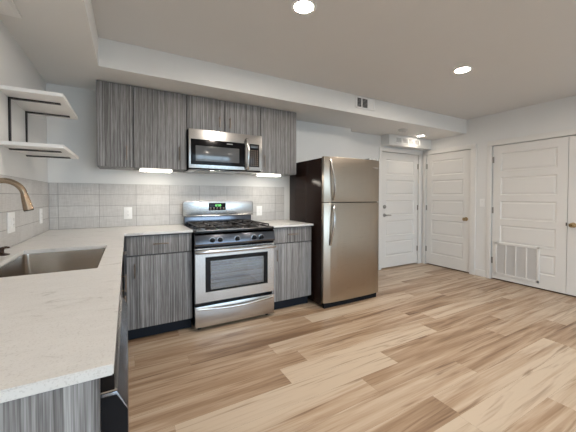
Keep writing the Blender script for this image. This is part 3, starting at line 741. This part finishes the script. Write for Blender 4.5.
SEG = {'1': 'bc', '2': 'abged', '3': 'abgcd', '0': 'abcdef', ':': ''}
def digit(ch, x, z, w_=.012, h=.022, t=.0028):
    S = {'a': (x, x+w_, z+h-t, z+h), 'g': (x, x+w_, z+h/2-t/2, z+h/2+t/2), 'd': (x, x+w_, z, z+t), 'b': (x+w_-t, x+w_, z+h/2, z+h), 'c': (x+w_-t, x+w_, z, z+h/2), 'f': (x, x+t, z+h/2, z+h), 'e': (x, x+t, z, z+h/2)}
    for k in SEG[ch]: a_, b_, c_, d_ = S[k]; m.box(a_, b_, -.1115, -.1102, c_, d_)
for i, ch in enumerate('1230'): digit(ch, 1.448+i*.0175+(.004 if i > 1 else 0), 1.105)
link('clock_digits', m, ledgreen, dp)
for i in range(5):
    for j in range(2):
        m = MB(); m.box(1.397+i*.036, 1.412+i*.036, -.1112, -.1098, 1.074+j*.013, 1.079+j*.013); link('touch_key', m, keym, dp)

# ------------------------------------------------------------------ over-the-range microwave
MX0, MX1, MZ0, MZ1, MF = 1.130, 1.890, 1.478, 1.872, -.40
mw = thing('microwave', 'stainless over-the-range microwave between the wall cabinets', 'microwave', (1.51, -.2, MZ0))
m = MB(); m.box(MX0, MX1, MF+.032, -.002, MZ0, MZ1, .002); link('housing', m, rubber_shade, mw)
m = MB(); m.box(MX0, MX1, MF, MF+.031, MZ0+.014, MZ1, .004); fr = link('front_frame', m, steel, mw)
m = MB(); m.box(MX0+.018, 1.694, MF-.006, MF+.001, 1.527, 1.775, .004); dr = link('door', m, black, fr)
m = MB(); m.box(1.192, 1.630, MF-.0082, MF-.0055, 1.562, 1.712, .001); link('window', m, mwglass, dr)
m = MB(); m.box(1.50, 1.56, MF-.0082, MF-.0055, 1.748, 1.756, .0005); link('badge', m, grey, dr)
m = MB(); m.box(1.742, 1.856, MF-.005, MF+.001, 1.532, 1.775, .003); kp = link('control_panel', m, black, fr)
m = MB()
for i in range(4):
    for j in range(8): m.box(1.757+i*.024, 1.768+i*.024, MF-.0062, MF-.0045, 1.548+j*.022, 1.554+j*.022)
link('keypad', m, keym, kp)
m = MB(); m.box(1.755, 1.843, MF-.0062, MF-.0045, 1.735, 1.762, .0005); link('display', m, mwglass, kp)
pts = [(1.716, MF, 1.497), (1.716, MF-.02, 1.502)] + [(1.716, MF-.03-.022*math.sin(PI*i/12), 1.512+.296*i/12) for i in range(13)] + [(1.716, MF-.02, 1.818), (1.716, MF, 1.823)]
m = MB(); m.tube(pts, .0155, n=12, flat=(1.0, .7)); link('handle', m, steel, fr)
m = MB(); m.prism([(MF+.004, MZ0-.004), (MF+.02, MZ0-.010), (-.03, MZ0-.010), (-.03, MZ0-.0005), (MF+.004, MZ0-.0005)], MX0+.004, MX1-.004, 'X', .002); bt = link('underside_tray', m, steel, mw)
for x in (1.21, 1.66):
    m = MB(); m.box(x, x+.15, -.30, -.16, MZ0-.0125, MZ0-.0098, .001); link('grease_filter', m, grey, bt)

# ------------------------------------------------------------------ refrigerator
F0, F1, FT = 2.430, 3.236, 1.646; FD = -.822; FZ = 1.152
fg = thing('refrigerator', 'tall stainless top-freezer fridge with dark sides right of the worktop', 'refrigerator', (2.82, -.4, 0))
m = MB(); m.box(F0, F1, -.755, -.03, .025, FT-.012, .004); link('cabinet_body', m, fridgeside, fg)
m = MB(); m.box(F0+.02, F1-.02, -.79, -.755, .0, .055, .002); link('toe_grille', m, rubber_shade, fg)
def fdoor(z0, z1):
    n = 10; P = [(F0, -.762), (F1, -.762)]
    for i in range(n+1):      # gently crowned face with tight rounded ends
        u = i/n; x = F1-(F1-F0)*u
        P.append((x, FD+.020*(abs(2*u-1)**6)-.006*(1-(2*u-1)**2)))
    m = MB(); m.prism(P, z0, z1, 'Z', .004); return m
top = link('freezer_door', fdoor(FZ+.004, FT), steelf, fg)
bot = link('refrigerator_door', fdoor(.062, FZ-.004), steelf, fg)
m = MB(); m.box(F0+.006, F1-.006, -.775, -.757, .062, FT-.01); link('door_seal', m, rubber_shade, fg)
hx = F0+.088
def fhandle(z0, z1, big_low):
    pts = []; n = 16
    for i in range(n+1):
        u = i/n; z = z0+(z1-z0)*u
        v = u if big_low else 1-u      # the grips swell toward the gap between the doors
        bow = math.sin(PI*min(1, v**1.5))**.6 if 0 < v < 1 else 0
        pts.append((hx-.012+.030*v**1.2, FD+.004-.052*bow, z))
    m = MB(); m.tube(pts, .0125, n=12, flat=(.9, 1.1)); return m
link('handle', fhandle(FZ+.03, 1.618, 0), steel, top)
link('handle', fhandle(.690, FZ-.028, 1), steel, bot)
m = MB(); m.box(F1-.115, F1-.04, FD-.0065, FD-.002, 1.548, 1.562, .0008); link('badge', m, plain('badge_grey', (.30, .28, .26), .4), top)
m = MB(); m.box(F1-.16, F1-.03, -.80, -.72, FT+.0005, FT+.020, .006); m.cyl((F1-.045, -.79, FT-.002), (F1-.045, -.79, FT+.022), .012, n=12); link('hinge_cover', m, grey, fg)
